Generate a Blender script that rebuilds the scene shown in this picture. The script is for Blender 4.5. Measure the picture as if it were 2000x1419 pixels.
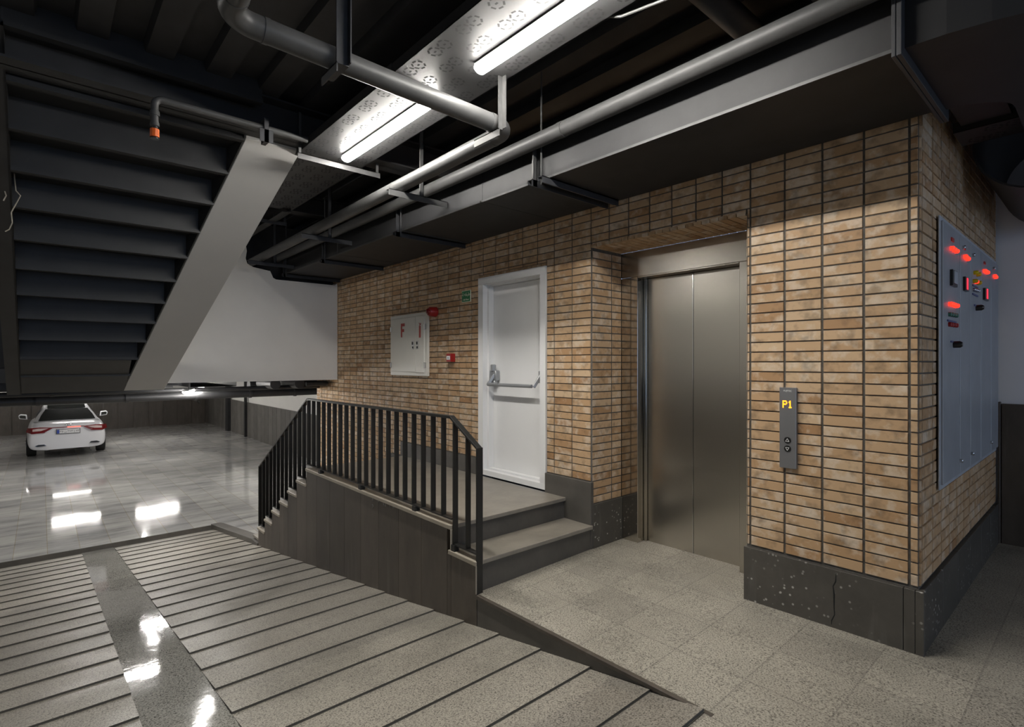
import bpy, math, random
from mathutils import Vector, Matrix
random.seed(7)
sc = bpy.context.scene
COL = sc.collection
for o in list(bpy.data.objects): bpy.data.objects.remove(o)

# ------------------------------------------------------------------ camera, light, exposure
cam_d = bpy.data.cameras.new('camera'); cam = bpy.data.objects.new('camera', cam_d); COL.objects.link(cam)
cam.location = (0, 0, 1.51); cam.rotation_euler = (math.radians(90), 0, math.radians(48.59))
cam_d.sensor_fit = 'HORIZONTAL'; cam_d.sensor_width = 36; cam_d.lens = 36*1043/2000
cam_d.clip_start = .02; cam_d.clip_end = 200
sc.camera = cam
world = bpy.data.worlds.new('world'); sc.world = world; world.use_nodes = True
bg = world.node_tree.nodes['Background']; bg.inputs[0].default_value = (.50, .68, 1, 1); bg.inputs[1].default_value = 1.0
sc.view_settings.view_transform = 'Standard'; sc.view_settings.look = 'None'
sc.view_settings.gamma = 1; sc.view_settings.use_curve_mapping = False; sc.view_settings.exposure = 0.6
LAMP = 100.0
NEAR_FILL = True

# ------------------------------------------------------------------ helpers.  t runs along the brick wall away from the corner (world x = -t)
def tag(o, label=None, cat=None, group=None, kind=None):
    if label: o['label'] = label
    if cat: o['category'] = cat
    if group: o['group'] = group
    if kind: o['kind'] = kind
    return o
def empty(name, loc=(0, 0, 0)):
    o = bpy.data.objects.new(name, None); COL.objects.link(o); o.location = loc; o.empty_display_size = .1
    return o
def thing(name, label, cat, group=None, loc=(0, 0, 0)):
    return tag(empty(name, loc), label, cat, group)
class MB:
    def __init__(s): s.v = []; s.f = []; s.m = []; s.a = []
    def face(s, pts, m=0, a=0.5):
        n = len(s.v); s.v += [tuple(p) for p in pts]; s.f.append(tuple(range(n, n+len(pts)))); s.m.append(m); s.a.append(a)
    def hull8(s, c, m=0, a=0.5):
        n = len(s.v); s.v += [tuple(p) for p in c]
        for q in ((0,3,2,1),(4,5,6,7),(0,1,5,4),(1,2,6,5),(2,3,7,6),(3,0,4,7)):
            s.f.append(tuple(n+i for i in q)); s.m.append(m); s.a.append(a)
    def wbox(s, x0, x1, y0, y1, z0, z1, m=0, a=0.5):
        x0, x1 = min(x0,x1), max(x0,x1); y0, y1 = min(y0,y1), max(y0,y1); z0, z1 = min(z0,z1), max(z0,z1)
        s.hull8([(x0,y0,z0),(x1,y0,z0),(x1,y1,z0),(x0,y1,z0),(x0,y0,z1),(x1,y0,z1),(x1,y1,z1),(x0,y1,z1)], m, a); return s
    def box(s, t0, t1, y0, y1, z0, z1, m=0, a=0.5): return s.wbox(-t0, -t1, y0, y1, z0, z1, m, a)
    def bar(s, p, q, w, h, m=0, up=(0,0,1)):       # rectangular bar from p to q (world)
        p, q = Vector(p), Vector(q); d = (q-p).normalized(); u = Vector(up)
        if abs(d.dot(u)) > .99: u = Vector((0,1,0))
        r = d.cross(u).normalized(); u = r.cross(d)
        c = []
        for e in (p, q):
            c += [e-r*w/2-u*h/2, e+r*w/2-u*h/2, e+r*w/2+u*h/2, e-r*w/2+u*h/2]
        s.hull8(c, m); return s
    def prism(s, poly, axis, a0, a1, m=0, att=0.5):  # poly 2d extruded along axis 'x','y','z' (world)
        def P(u, v, w):
            return {'y': (u, w, v), 'x': (w, u, v), 'z': (u, v, w)}[axis]
        n = len(poly); b = len(s.v)
        s.v += [P(u, v, a0) for u, v in poly] + [P(u, v, a1) for u, v in poly]
        s.f.append(tuple(b+i for i in range(n))); s.f.append(tuple(b+n+i for i in reversed(range(n)))); s.m += [m, m]; s.a += [att, att]
        for i in range(n):
            j = (i+1) % n; s.f.append((b+i, b+j, b+n+j, b+n+i)); s.m.append(m); s.a.append(att)
        return s
    def tube(s, path, r, n=16, m=0, cap=True, rr=None):
        path = [Vector(p) for p in path]; b = len(s.v); prev = None
        for i, p in enumerate(path):
            if i == 0: d = path[1]-p
            elif i == len(path)-1: d = p-path[i-1]
            else: d = (path[i+1]-p).normalized()+(p-path[i-1]).normalized()
            d.normalize()
            if prev is None:
                u = Vector((0,0,1)) if abs(d.z) < .9 else Vector((1,0,0)); u = (u-d*u.dot(d)).normalized()
            else: u = (prev-d*prev.dot(d)).normalized()
            prev = u; w = d.cross(u); R = rr[i] if rr else r
            for k in range(n):
                a = 2*math.pi*k/n; s.v.append(tuple(p+u*math.cos(a)*R+w*math.sin(a)*R))
        for i in range(len(path)-1):
            for k in range(n):
                k2 = (k+1) % n; s.f.append((b+i*n+k, b+i*n+k2, b+(i+1)*n+k2, b+(i+1)*n+k)); s.m.append(m); s.a.append(.5)
        if cap:
            s.f.append(tuple(b+k for k in reversed(range(n)))); e = b+(len(path)-1)*n; s.f.append(tuple(e+k for k in range(n))); s.m += [m, m]; s.a += [.5, .5]
        return s
    def build(s, name, mat, parent=None, bevel=0, smooth=False, fix=True, seg=1):
        me = bpy.data.meshes.new(name); me.from_pydata(s.v, [], s.f)
        mats = mat if isinstance(mat, (list, tuple)) else [mat]
        for mm in mats: me.materials.append(mm)
        me.polygons.foreach_set('material_index', s.m)
        at = me.attributes.new('tone', 'FLOAT', 'FACE'); at.data.foreach_set('value', s.a)
        if fix:
            import bmesh
            bm = bmesh.new(); bm.from_mesh(me); bmesh.ops.recalc_face_normals(bm, faces=bm.faces); bm.to_mesh(me); bm.free()
        if smooth: me.polygons.foreach_set('use_smooth', [True]*len(s.f))
        me.update()
        o = bpy.data.objects.new(name, me); COL.objects.link(o)
        if parent: o.parent = parent
        if bevel:
            b = o.modifiers.new('bevel', 'BEVEL'); b.width = bevel; b.segments = seg; b.limit_method = 'ANGLE'
            if smooth: b.harden_normals = False
        if smooth:
            e = o.modifiers.new('edge', 'EDGE_SPLIT'); e.split_angle = math.radians(40)
        return o
def T(t, y, z): return (-t, y, z)
def elbow(path, R, n=6):        # rounds the corners of a polyline with radius R
    P = [Vector(p) for p in path]; out = [P[0]]
    for i in range(1, len(P)-1):
        a = (P[i-1]-P[i]).normalized(); b = (P[i+1]-P[i]).normalized()
        ang = a.angle(b); L = R/math.tan(ang/2); s0 = P[i]+a*L; s1 = P[i]+b*L
        c = P[i]+(a+b).normalized()*(R/math.sin(ang/2)); u = s0-c; w = s1-c; th = u.angle(w)
        for k in range(n+1):
            f = k/n; out.append(c+(u*math.sin((1-f)*th)+w*math.sin(f*th))/math.sin(th))
    out.append(P[-1]); return out
F = 1043.
def ray(px, py):
    r = (px-1000)/F; return (.75-.6615*r, .6615+.75*r, -(py-709.5)/F)
def on_t(px, py, t):
    a = ray(px, py); k = t/a[0]; return (t, a[1]*k, 1.51+a[2]*k)
def on_y(px, py, y):
    a = ray(px, py); k = y/a[1]; return (a[0]*k, y, 1.51+a[2]*k)

# ------------------------------------------------------------------ materials
def nm(name):
    m = bpy.data.materials.new(name); m.use_nodes = True; nt = m.node_tree; return m, nt, nt.nodes['Principled BSDF']
def N(nt, typ, **kw):
    n = nt.nodes.new(typ)
    for k, v in kw.items():
        if k in n.inputs: n.inputs[k].default_value = v
        else: setattr(n, k, v)
    return n
def L(nt, a, b): nt.links.new(a, b)
def coords(nt, scale=(1, 1, 1)):
    g = N(nt, 'ShaderNodeNewGeometry'); mp = N(nt, 'ShaderNodeMapping'); mp.inputs['Scale'].default_value = scale
    L(nt, g.outputs['Position'], mp.inputs['Vector']); return mp.outputs['Vector']
def ramp(nt, fac, stops):
    r = N(nt, 'ShaderNodeValToRGB'); e = r.color_ramp.elements
    while len(e) < len(stops): e.new(.5)
    for i, (p, c) in enumerate(stops):
        e[i].position = p; e[i].color = (c[0], c[1], c[2], 1) if hasattr(c, '__len__') else (c, c, c, 1)
    L(nt, fac, r.inputs['Fac']); return r.outputs['Color']
def mix(nt, fac, a, b, mode='MIX'):
    m = N(nt, 'ShaderNodeMix', data_type='RGBA', blend_type=mode)
    for s, v in ((m.inputs[0], fac), (m.inputs[6], a), (m.inputs[7], b)):
        if hasattr(v, 'is_linked') or hasattr(v, 'links'): L(nt, v, s)
        elif hasattr(v, '__len__'): s.default_value = (v[0], v[1], v[2], 1)
        else: s.default_value = v
    return m.outputs[2]
def noise(nt, vec, sc_, det=4, rough=.55):
    n = N(nt, 'ShaderNodeTexNoise'); n.inputs['Scale'].default_value = sc_; n.inputs['Detail'].default_value = det; n.inputs['Roughness'].default_value = rough
    L(nt, vec, n.inputs['Vector']); return n.outputs['Fac']
def bump(nt, h, b, strength=.3, dist=.01):
    n = N(nt, 'ShaderNodeBump'); n.inputs['Strength'].default_value = strength; n.inputs['Distance'].default_value = dist
    L(nt, h, n.inputs['Height']); L(nt, n.outputs['Normal'], b.inputs['Normal'])
def paint(name, c, rough=.5, metal=0, var=.12, nscale=6, bmp=0, spec=.5):
    m, nt, b = nm(name); v = coords(nt); f = noise(nt, v, nscale, 5)
    lo = [x*(1-var) for x in c]; hi = [min(1, x*(1+var)) for x in c]
    L(nt, ramp(nt, f, [(.3, lo), (.7, hi)]), b.inputs['Base Color'])
    b.inputs['Roughness'].default_value = rough; b.inputs['Metallic'].default_value = metal; b.inputs['Specular IOR Level'].default_value = spec
    if bmp: bump(nt, noise(nt, v, nscale*12, 3), b, bmp, .002)
    return m
def glow(name, c, s):
    m, nt, b = nm(name); b.inputs['Base Color'].default_value = (*c, 1); b.inputs['Emission Color'].default_value = (*c, 1); b.inputs['Emission Strength'].default_value = s
    return m
# bricks: tone per brick, white bloom in blotches
def brick_mat(name, base):
    m, nt, b = nm(name); at = N(nt, 'ShaderNodeAttribute', attribute_name='tone'); tone = at.outputs['Fac']
    v = coords(nt)
    col = ramp(nt, tone, [(0, (.40*base, .225*base, .105*base)), (.3, (.50*base, .315*base, .165*base)), (.62, (.56*base, .375*base, .215*base)), (1, (.62*base, .45*base, .285*base))])
    sep = N(nt, 'ShaderNodeVectorMath', operation='ADD'); cmb = N(nt, 'ShaderNodeCombineXYZ'); k = N(nt, 'ShaderNodeMath', operation='MULTIPLY'); k.inputs[1].default_value = 37.
    L(nt, tone, k.inputs[0]); L(nt, k.outputs[0], cmb.inputs[2]); L(nt, v, sep.inputs[0]); L(nt, cmb.outputs[0], sep.inputs[1])
    n1 = noise(nt, sep.outputs[0], 9, 5, .6)
    bl = ramp(nt, n1, [(.50, 0), (.60, .45), (.75, .8)])
    col = mix(nt, bl, col, (.66, .57, .46))
    n2 = noise(nt, sep.outputs[0], 14, 3)
    dk = ramp(nt, n2, [(.30, .62), (.5, 1), (1, 1.0)])
    col = mix(nt, 1.0, col, dk, 'MULTIPLY')
    L(nt, col, b.inputs['Base Color']); b.inputs['Roughness'].default_value = .62
    bump(nt, noise(nt, v, 90, 4), b, .18, .003)
    return m
M = {}
M['brick'] = brick_mat('brick_clay', .88)
M['mortar'] = paint('mortar', (.095, .088, .078), .9, var=.3, nscale=30)
def stone_mat(name, lo, hi, rough=.45, spots=True, streak=True, grain=(1, 1, 1)):
    m, nt, b = nm(name); v = coords(nt, grain); f = noise(nt, v, 3.5, 7, .68)
    col = ramp(nt, f, [(.25, lo), (.75, hi)])
    if spots:
        vo = N(nt, 'ShaderNodeTexVoronoi'); vo.inputs['Scale'].default_value = 26; L(nt, coords(nt), vo.inputs['Vector'])
        f2 = noise(nt, coords(nt), 2.2, 2)
        s1 = ramp(nt, vo.outputs['Distance'], [(.12, 1), (.22, 0)]); s2 = ramp(nt, f2, [(.46, 0), (.60, .85)])
        mm = N(nt, 'ShaderNodeMath', operation='MULTIPLY'); L(nt, s1, mm.inputs[0]); L(nt, s2, mm.inputs[1])
        col = mix(nt, mm.outputs[0], col, (.5, .48, .44))
    if streak:
        f3 = noise(nt, coords(nt, (7, 7, .8)), 1.5, 5); s3 = ramp(nt, f3, [(.58, 0), (.75, .16)]); col = mix(nt, s3, col, (.3, .29, .27))
    at = N(nt, 'ShaderNodeAttribute', attribute_name='tone'); col = mix(nt, 1., col, ramp(nt, at.outputs['Fac'], [(0, .62), (.5, 1), (1, 1.5)]), 'MULTIPLY')
    L(nt, col, b.inputs['Base Color']); b.inputs['Roughness'].default_value = rough
    bump(nt, noise(nt, coords(nt), 40, 4), b, .12, .003)
    return m
M['plinth'] = stone_mat('dark_plinth_stone', (.050, .046, .040), (.092, .084, .072))
M['clad'] = stone_mat('dark_cladding_stone', (.05, .041, .033), (.10, .083, .067), spots=False, grain=(1.2, 1.2, .45))
M['riser'] = stone_mat('riser_stone', (.06, .056, .05), (.11, .10, .088), spots=False, streak=False)
M['tread'] = stone_mat('tread_stone', (.17, .155, .13), (.29, .262, .22), .38, spots=False, streak=False, grain=(1.3, 1, 1))
M['coping'] = stone_mat('coping_stone', (.26, .23, .18), (.36, .32, .26), .5, spots=False, streak=False)
M['dado'] = stone_mat('garage_cladding', (.10, .092, .082), (.17, .16, .145), .5, spots=False)
def granite(name, base, rough_lo, rough_hi, tx, ty, ox, oy, joint=.55, grain=95, stain=.35, jw=.004):
    m, nt, b = nm(name); v = coords(nt)
    g = noise(nt, v, grain, 2, .7); col = ramp(nt, g, [(.34, [c*.25 for c in base]), (.46, base), (.60, [min(1, c*1.45) for c in base])])
    f = noise(nt, v, 1.3, 6, .6); st = ramp(nt, f, [(.3, 1-stain), (.5, .95), (.7, 1.08)])
    col = mix(nt, 1., col, st, 'MULTIPLY')
    if tx:
        br = N(nt, 'ShaderNodeTexBrick'); br.offset = 0; mp = N(nt, 'ShaderNodeMapping'); mp.inputs['Location'].default_value = (ox, oy, 0)
        gg = N(nt, 'ShaderNodeNewGeometry'); L(nt, gg.outputs['Position'], mp.inputs['Vector']); L(nt, mp.outputs['Vector'], br.inputs['Vector'])
        br.inputs['Scale'].default_value = 1; br.inputs['Brick Width'].default_value = tx; br.inputs['Row Height'].default_value = ty; br.inputs['Mortar Size'].default_value = jw; br.inputs['Mortar Smooth'].default_value = .1
        br.inputs['Color1'].default_value = (.86, .86, .86, 1); br.inputs['Color2'].default_value = (1.08, 1.08, 1.06, 1); br.inputs['Mortar'].default_value = (joint, joint, joint, 1)
        col = mix(nt, 1., col, br.outputs['Color'], 'MULTIPLY')
    L(nt, col, b.inputs['Base Color'])
    r = ramp(nt, noise(nt, v, 2.1, 3), [(.35, rough_lo), (.65, rough_hi)]); L(nt, r, b.inputs['Roughness'])
    return m
M['floor'] = granite('granite_floor', (.30, .278, .237), .42, .6, .375, .37, .06, .05, .75, 130)
M['ramp'] = granite('grooved_granite', (.27, .25, .215), .30, .5, .75, 5, .2, 1, 1, 120)
M['band'] = granite('smooth_granite', (.25, .245, .225), .03, .07, .75, 3, .1, 1, .7, 110, jw=.003)
nt_ = M['band'].node_tree; b_ = nt_.nodes['Principled BSDF']; b_.inputs['Specular IOR Level'].default_value = .3; bump(nt_, noise(nt_, coords(nt_), 5, 3), b_, .10, .01)
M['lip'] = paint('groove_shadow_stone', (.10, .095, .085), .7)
# garage marble
m, nt, b = nm('garage_marble'); v = coords(nt, (1.6, .35, 1)); f = noise(nt, v, 2.4, 8, .68)
col = ramp(nt, f, [(.28, (.22, .22, .225)), (.47, (.44, .435, .42)), (.7, (.60, .59, .56))])
br = N(nt, 'ShaderNodeTexBrick'); br.offset = .5; mp = N(nt, 'ShaderNodeMapping'); mp.inputs['Rotation'].default_value = (0, 0, 0); mp.inputs['Location'].default_value = (.1, -.07, 0)
gg = N(nt, 'ShaderNodeNewGeometry'); L(nt, gg.outputs['Position'], mp.inputs['Vector']); L(nt, mp.outputs['Vector'], br.inputs['Vector'])
br.inputs['Scale'].default_value = 1; br.inputs['Brick Width'].default_value = .75; br.inputs['Row Height'].default_value = .37; br.inputs['Mortar Size'].default_value = .004
br.inputs['Color1'].default_value = (.82, .82, .84, 1); br.inputs['Color2'].default_value = (1.1, 1.1, 1.08, 1); br.inputs['Mortar'].default_value = (.8, .72, .58, 1)
col = mix(nt, 1., col, br.outputs['Color'], 'MULTIPLY'); L(nt, col, b.inputs['Base Color'])
L(nt, ramp(nt, noise(nt, coords(nt), .9, 4), [(.35, .035), (.7, .10)]), b.inputs['Roughness']); b.inputs['Specular IOR Level'].default_value = .7
M['marble'] = m
M['white'] = paint('white_plaster', (.87, .85, .81), .7, var=.03, nscale=2, bmp=.05)
M['white_r'] = paint('white_plaster_cool', (.74, .76, .80), .7, var=.03, nscale=2)
M['soffit'] = paint('pale_grey_plaster', (.46, .455, .44), .6, var=.03, nscale=2)
M['door_w'] = paint('white_door_paint', (.76, .76, .76), .38, var=.015, nscale=3)
M['black'] = paint('black_ceiling_paint', (.019, .019, .021), .6, var=.3)
M['black2'] = paint('black_steel_paint', (.018, .018, .019), .5, var=.25)
M['stairc'] = paint('dark_stair_steel', (.013, .013, .0135), .55, var=.3, nscale=4)
M['duct'] = paint('duct_grey_paint', (.026, .026, .0275), .55, var=.15, nscale=5, spec=.3)
M['pipe'] = paint('pipe_grey_paint', (.062, .062, .062), .45, var=.12, nscale=10, spec=.3)
M['angle'] = paint('angle_steel_grey', (.05, .05, .05), .5, var=.2, nscale=14)
M['angle_d'] = paint('angle_steel_dark', (.035, .036, .04), .5, var=.2, nscale=14)
M['tray'] = paint('tray_grey_paint', (.036, .036, .037), .45, metal=0, var=.15, nscale=6)
M['slot'] = paint('slot_dark', (.012, .012, .013), .8)
M['rail'] = paint('railing_black_paint', (.016, .016, .015), .38, var=.2)
def steel(name, c, ro, an):
    m, nt, b = nm(name); b.inputs['Base Color'].default_value = (*c, 1); b.inputs['Metallic'].default_value = 1
    b.inputs['Roughness'].default_value = ro; b.inputs['Anisotropic'].default_value = an
    return m
M['steel'] = steel('brushed_steel', (.50, .47, .42), .27, .3)
M['jamb'] = steel('polished_jamb_steel', (.55, .52, .47), .11, 0)
M['dark'] = paint('dark_gap', (.01, .01, .01), .9)
M['alu'] = paint('grey_aluminium', (.25, .25, .26), .35, metal=.6, var=.03)
M['handle'] = paint('push_bar_grey', (.33, .34, .35), .35, metal=.4, var=.05)
M['panel'] = paint('grey_panel_paint', (.30, .32, .35), .42, var=.08, nscale=5)
M['panel_l'] = paint('panel_edge', (.42, .45, .50), .4)
M['red'] = paint('red_plastic', (.30, .012, .012), .35, var=.05)
M['redprint'] = paint('red_print', (.42, .05, .04), .5, var=.05)
M['green'] = paint('green_sign', (.03, .20, .08), .4, var=.03)
M['cream'] = paint('cream_print', (.80, .80, .66), .5, var=.02)
M['cab'] = paint('cabinet_cream_paint', (.70, .68, .62), .4, var=.02)
M['chrome'] = paint('chrome', (.6, .6, .6), .15, metal=1, var=.05)
M['blk'] = paint('black_plastic', (.012, .012, .012), .3)
M['wlab'] = paint('white_label', (.8, .8, .8), .5, var=.01)
M['bluelab'] = paint('blue_label', (.08, .09, .22), .5, var=.02)
M['chalk'] = paint('chalk', (.32, .31, .29), .9)
M['orange'] = paint('orange_cap', (.70, .13, .02), .4)
M['rubber'] = paint('tyre_rubber', (.012, .012, .012), .8)
M['car'] = paint('white_car_paint', (.74, .74, .76), .18, var=.01)
M['carglass'] = paint('dark_car_glass', (.02, .022, .02), .05, spec=.9)
M['tail'] = paint('tail_red', (.16, .006, .008), .12)
M['tailc'] = paint('tail_clear', (.62, .50, .48), .12)
M['plateblue'] = paint('plate_blue', (.04, .08, .40), .4)
M['redlamp'] = glow('red_lamp_lit', (1, .025, .012), 1.6)
M['yellow'] = paint('yellow_lamp', (.55, .42, .01), .3)
M['greenb'] = paint('green_button', (.05, .16, .12), .3)
M['led'] = glow('led_orange', (1, .27, .01), 2.5)
M['ledred'] = glow('led_red', (1, .03, .06), 1)
M['tube'] = glow('lamp_tube_lit', (1, .965, .90), LAMP)
M['tube_g'] = glow('garage_tube_lit', (1, .965, .92), 110)
M['brake'] = glow('brake_strip_lit', (1, .12, .08), 1.5)

# ------------------------------------------------------------------ floors
def zf(t, y): return .013-.0105*(t-.677)-.02*(3.4-max(min(y, 3.4), 2.18))
mb = MB()
def fquad(t0, t1, y0, y1): mb.face([(-t, y, zf(t, y)) for t, y in ((t0, y0), (t0, y1), (t1, y1), (t1, y0))])
fquad(-9, 1.2, -4.5, 2.18); fquad(-9, 1.2, 2.18, 3.4); fquad(-9, 1.2, 3.4, 6.1)
fquad(1.2, 2.86, 2.18, 3.4); fquad(1.2, 2.95, 3.4, 4.1)
tag(mb.build('floor', M['floor']), kind='structure')
# ramp: base with sawtooth planks left and right, smooth polished band between
def zr(t): return -.02-.1435*(t-1.25)
TR = 10.16
mb = MB()
edges = [10.075-.374*i for i in range(24)] + [1.2]
edges = [TR] + edges
for (y0, y1) in ((None, 'a'), ('b', 2.18)):
    for i in range(len(edges)-1):
        ta, tb = edges[i], edges[i+1]
        if y1 == 'a':
            ya, yb = -4.5, -4.5; yc, yd = .345+.0105*ta, .345+.0105*tb
        else:
            ya, yb = .68+.0155*ta, .68+.0155*tb; yc = yd = 2.18
        lift = 0.012
        za, zb = zr(ta), zr(tb)+lift
        mb.face([(-ta, ya, za), (-ta, yc, za), (-tb, yd, zb), (-tb, yb, zb)])
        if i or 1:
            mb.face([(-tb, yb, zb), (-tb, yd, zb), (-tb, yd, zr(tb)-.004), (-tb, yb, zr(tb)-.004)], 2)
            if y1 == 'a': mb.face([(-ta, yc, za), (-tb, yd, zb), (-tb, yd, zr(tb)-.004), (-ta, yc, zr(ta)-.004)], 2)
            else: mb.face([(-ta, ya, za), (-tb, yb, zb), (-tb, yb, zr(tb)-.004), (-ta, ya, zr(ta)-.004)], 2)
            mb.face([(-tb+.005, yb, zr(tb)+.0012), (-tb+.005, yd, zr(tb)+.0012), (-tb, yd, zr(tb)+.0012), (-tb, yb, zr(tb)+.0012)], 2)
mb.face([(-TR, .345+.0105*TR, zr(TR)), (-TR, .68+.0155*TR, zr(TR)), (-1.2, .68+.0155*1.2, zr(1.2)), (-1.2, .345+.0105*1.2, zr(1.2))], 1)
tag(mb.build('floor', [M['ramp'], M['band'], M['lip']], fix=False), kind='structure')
mb = MB(); mb.wbox(-TR-.022, -TR, -4.5, 2.18, -1.4, -1.243+.012); tag(mb.build('trim_1', M['riser']), kind='structure')
mb = MB(); mb.face([(-TR-.02, -9, -1.245), (-TR-.02, 6, -1.245), (-28.1, 6, -1.235), (-28.1, -9, -1.235)]); mb.face([(-7.4, 2.18, -1.245), (-7.4, 6, -1.245), (-TR-.02, 6, -1.245), (-TR-.02, 2.18, -1.245)])
tag(mb.build('floor', M['marble']), kind='structure')

# ------------------------------------------------------------------ brick walls
HB = .0614; ZJ = .353
def rects(bounds, holes):
    out = [bounds]
    for h in holes:
        nx = []
        for (a, b, c, d) in out:
            if h[0] >= b or h[1] <= a or h[2] >= d or h[3] <= c: nx.append((a, b, c, d)); continue
            if h[0] > a: nx.append((a, h[0], c, d))
            if h[1] < b: nx.append((h[1], b, c, d))
            m0, m1 = max(a, h[0]), min(b, h[1])
            if h[2] > c: nx.append((m0, m1, c, h[2]))
            if h[3] < d: nx.append((m0, m1, h[3], d))
        out = nx
    return out
def bricks(mb, P, joints, z0, z1, holes, g=.0034, pr=.0032, ch=.002, gu=.0055):
    """P(u, z, n) -> world point, n = distance out of the wall"""
    nz0 = int((z0-ZJ)//HB)-1; rows = [ZJ+HB*i for i in range(nz0, int((z1-ZJ)//HB)+2)]
    for j in range(len(joints)-1):
        for zz in rows:
            a, b, c, d = joints[j], joints[j+1], max(zz, z0), min(zz+HB, z1)
            if d-c < .02: continue
            for (a1, b1, c1, d1) in rects((a, b, c, d), holes):
                if b1-a1 < .013 or d1-c1 < .012: continue
                a2, b2, c2, d2 = a1+gu, b1-gu, c1+g, d1-g; tone = min(1, max(0, random.gauss(.52, .22)))
                pj = pr+random.uniform(-.0008, .0012)
                B = [P(a2, c2, -.004), P(b2, c2, -.004), P(b2, d2, -.004), P(a2, d2, -.004)]
                Q = [P(a2+ch, c2+ch, pj), P(b2-ch, c2+ch, pj), P(b2-ch, d2-ch, pj), P(a2+ch, d2-ch, pj)]
                n = len(mb.v); mb.v += B+Q
                for q in ((4, 5, 6, 7), (0, 1, 5, 4), (1, 2, 6, 5), (2, 3, 7, 6), (3, 0, 4, 7)):
                    mb.f.append(tuple(n+k for k in q)); mb.m.append(0); mb.a.append(tone)
def tpx(px, y=3.4): return ((1390.8*y/(px-80))-.6615*y)/.75
J = [.677] + [tpx(p) for p in (1775.9, 1687, 1605.9, 1532.5, 1465.5, 1410.2, 1359.2, 1312, 1268.7, 1227.7, 1189.8, 1154.4, 1117.3, 1082.7, 1050, 1020.9, 993.6, 968.2, 944, 921.1, 897.4)]
while J[-1] < 8.5: J.append(J[-1]+.2095)
ZT = 3.49
DOOR = (3.385, 4.365, 0, 2.412); LIFT = (1.575, 2.86, -2, 2.475)
mb = MB()
for (a, b, c, d) in rects((.677, 8.57, -1.3, ZT), [DOOR, LIFT]):
    mb.box(a+.004 if a == .677 else a, b, 3.404, 3.79, c, d, 1)
holes = [DOOR, LIFT, (.6, 1.575, -2, .345), (2.86, 5.95, -2, .535), (5.95, 6.2, -2, .36), (6.2, 8.6, -2, -1.2)]
bricks(mb, lambda u, z, n: (-u, 3.4-n, z), J, -1.24, ZT, holes)
# left return of the lift recess, faces the corner
bricks(mb, lambda u, z, n: (-2.86+n, u, z), [3.4, 3.655, 3.79], .35, 2.46, [])
bricks(mb, lambda u, z, n: (-1.575-n, u, z), [3.4, 3.61, 3.79], .35, 2.46, [])
# lintel bricks on edge over lift and over door
u = 1.58
while u < 2.85:
    mb.box(u+.003, u+.058, 3.393, 3.59, 2.462, 2.487, 0, random.gauss(.45, .2)); mb.box(u+.003, u+.058, 3.596, 3.79, 2.462, 2.487, 0, random.gauss(.45, .2)); u += .0612
u = 3.387
while u < 4.34:
    mb.box(u+.003, u+.058, 3.393, 3.45, 2.388, 2.41, 0, random.gauss(.45, .2)); u += .0612
wall_back = tag(mb.build('wall_back', [M['brick'], M['mortar']]), kind='structure')
# brick face round the corner, runs away to the right
mb = MB(); mb.wbox(-.683, -.9, 3.41, 6.01, -.1, ZT, 1)
JR = [3.4+.006, 3.4+.045]+[on_t(p, 700, .677)[1] for p in (1820, 1837, 1852.6, 1866.7, 1880.5, 1891.8, 1903, 1913.4, 1923.5, 1932.7, 1940.9)]+[6.0]
bricks(mb, lambda u, z, n: (-.677+n, u, z), JR, .345, ZT, [], gu=.0075)
tag(mb.build('wall_right', [M['brick'], M['mortar']]), kind='structure')
# end wall right of the corner: white above dark cladding
mb = MB(); mb.wbox(-2, 9, 6.04, 6.2, -.1, ZT); tag(mb.build('wall_far', M['white_r']), kind='structure')
mb = MB()
u = -.64
while u < 6:
    mb.wbox(u, u+.338, 6.0, 6.04, -.02, 1.175); u += .34
mb.wbox(-.66, -.645, 5.985, 6.04, -.02, 1.19); tag(mb.build('trim_2', M['clad'], bevel=.003), kind='structure')
# ------------------------------------------------------------------ plinths
def bb(name, boxes, mat=M['plinth'], bevel=.003):
    m_ = MB()
    for q in boxes: m_.box(*q)
    return tag(m_.build(name, mat, bevel=bevel), kind='structure')
m_ = MB(); m_.box(.742, 1.585, 3.378, 3.42, -.05, .34); m_.box(.6915, .739, 3.378, 3.42, -.05, .34)
pc = [on_y(px, py, 3.3785) for px, py in ((1633, 1118), (1632, 1135), (1627, 1144), (1629, 1160), (1629, 1185), (1630, 1200), (1624, 1211), (1624, 1219))]
m_.tube([T(p[0], 3.3785, p[2]) for p in pc], .003, 5, 1, rr=[.002, .004, .003, .005, .0035, .003, .003, .002])
tag(m_.build('baseboard_front', [M['plinth'], M['dark']], bevel=.001), kind='structure')
bb('baseboard_right', [(.652, .69, 3.378, 3.419, -.05, .34)]+[(.656, .69, y, y+.428, -.03, .34) for y in (3.42, 3.85, 4.28, 4.71, 5.14, 5.57)])
bb('baseboard_recess', [(2.845, 2.87, 3.40, 3.79, -.05, .352), (1.56, 1.58, 3.43, 3.79, -.05, .34)])
bb('baseboard_landing', [(2.85, 3.385, 3.374, 3.41, -.05, .535), (4.37, 5.95, 3.38, 3.41, .30, .535), (5.95, 6.2, 3.38, 3.41, .1, .36)], M['riser'])
# ------------------------------------------------------------------ rest of the room shell
bbx = lambda n, b, mt: tag(MB().box(*b).build(n, mt), kind='structure')
bbx('wall_left', (-9, 11.9, -4.6, -4.5, -1.6, ZT), M['white'])
mb = MB(); mb.wbox(8.9, -10, -4.5, -4.46, -1.5, 1.1); tag(mb.build('trim_8', M['clad']), kind='structure')
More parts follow.
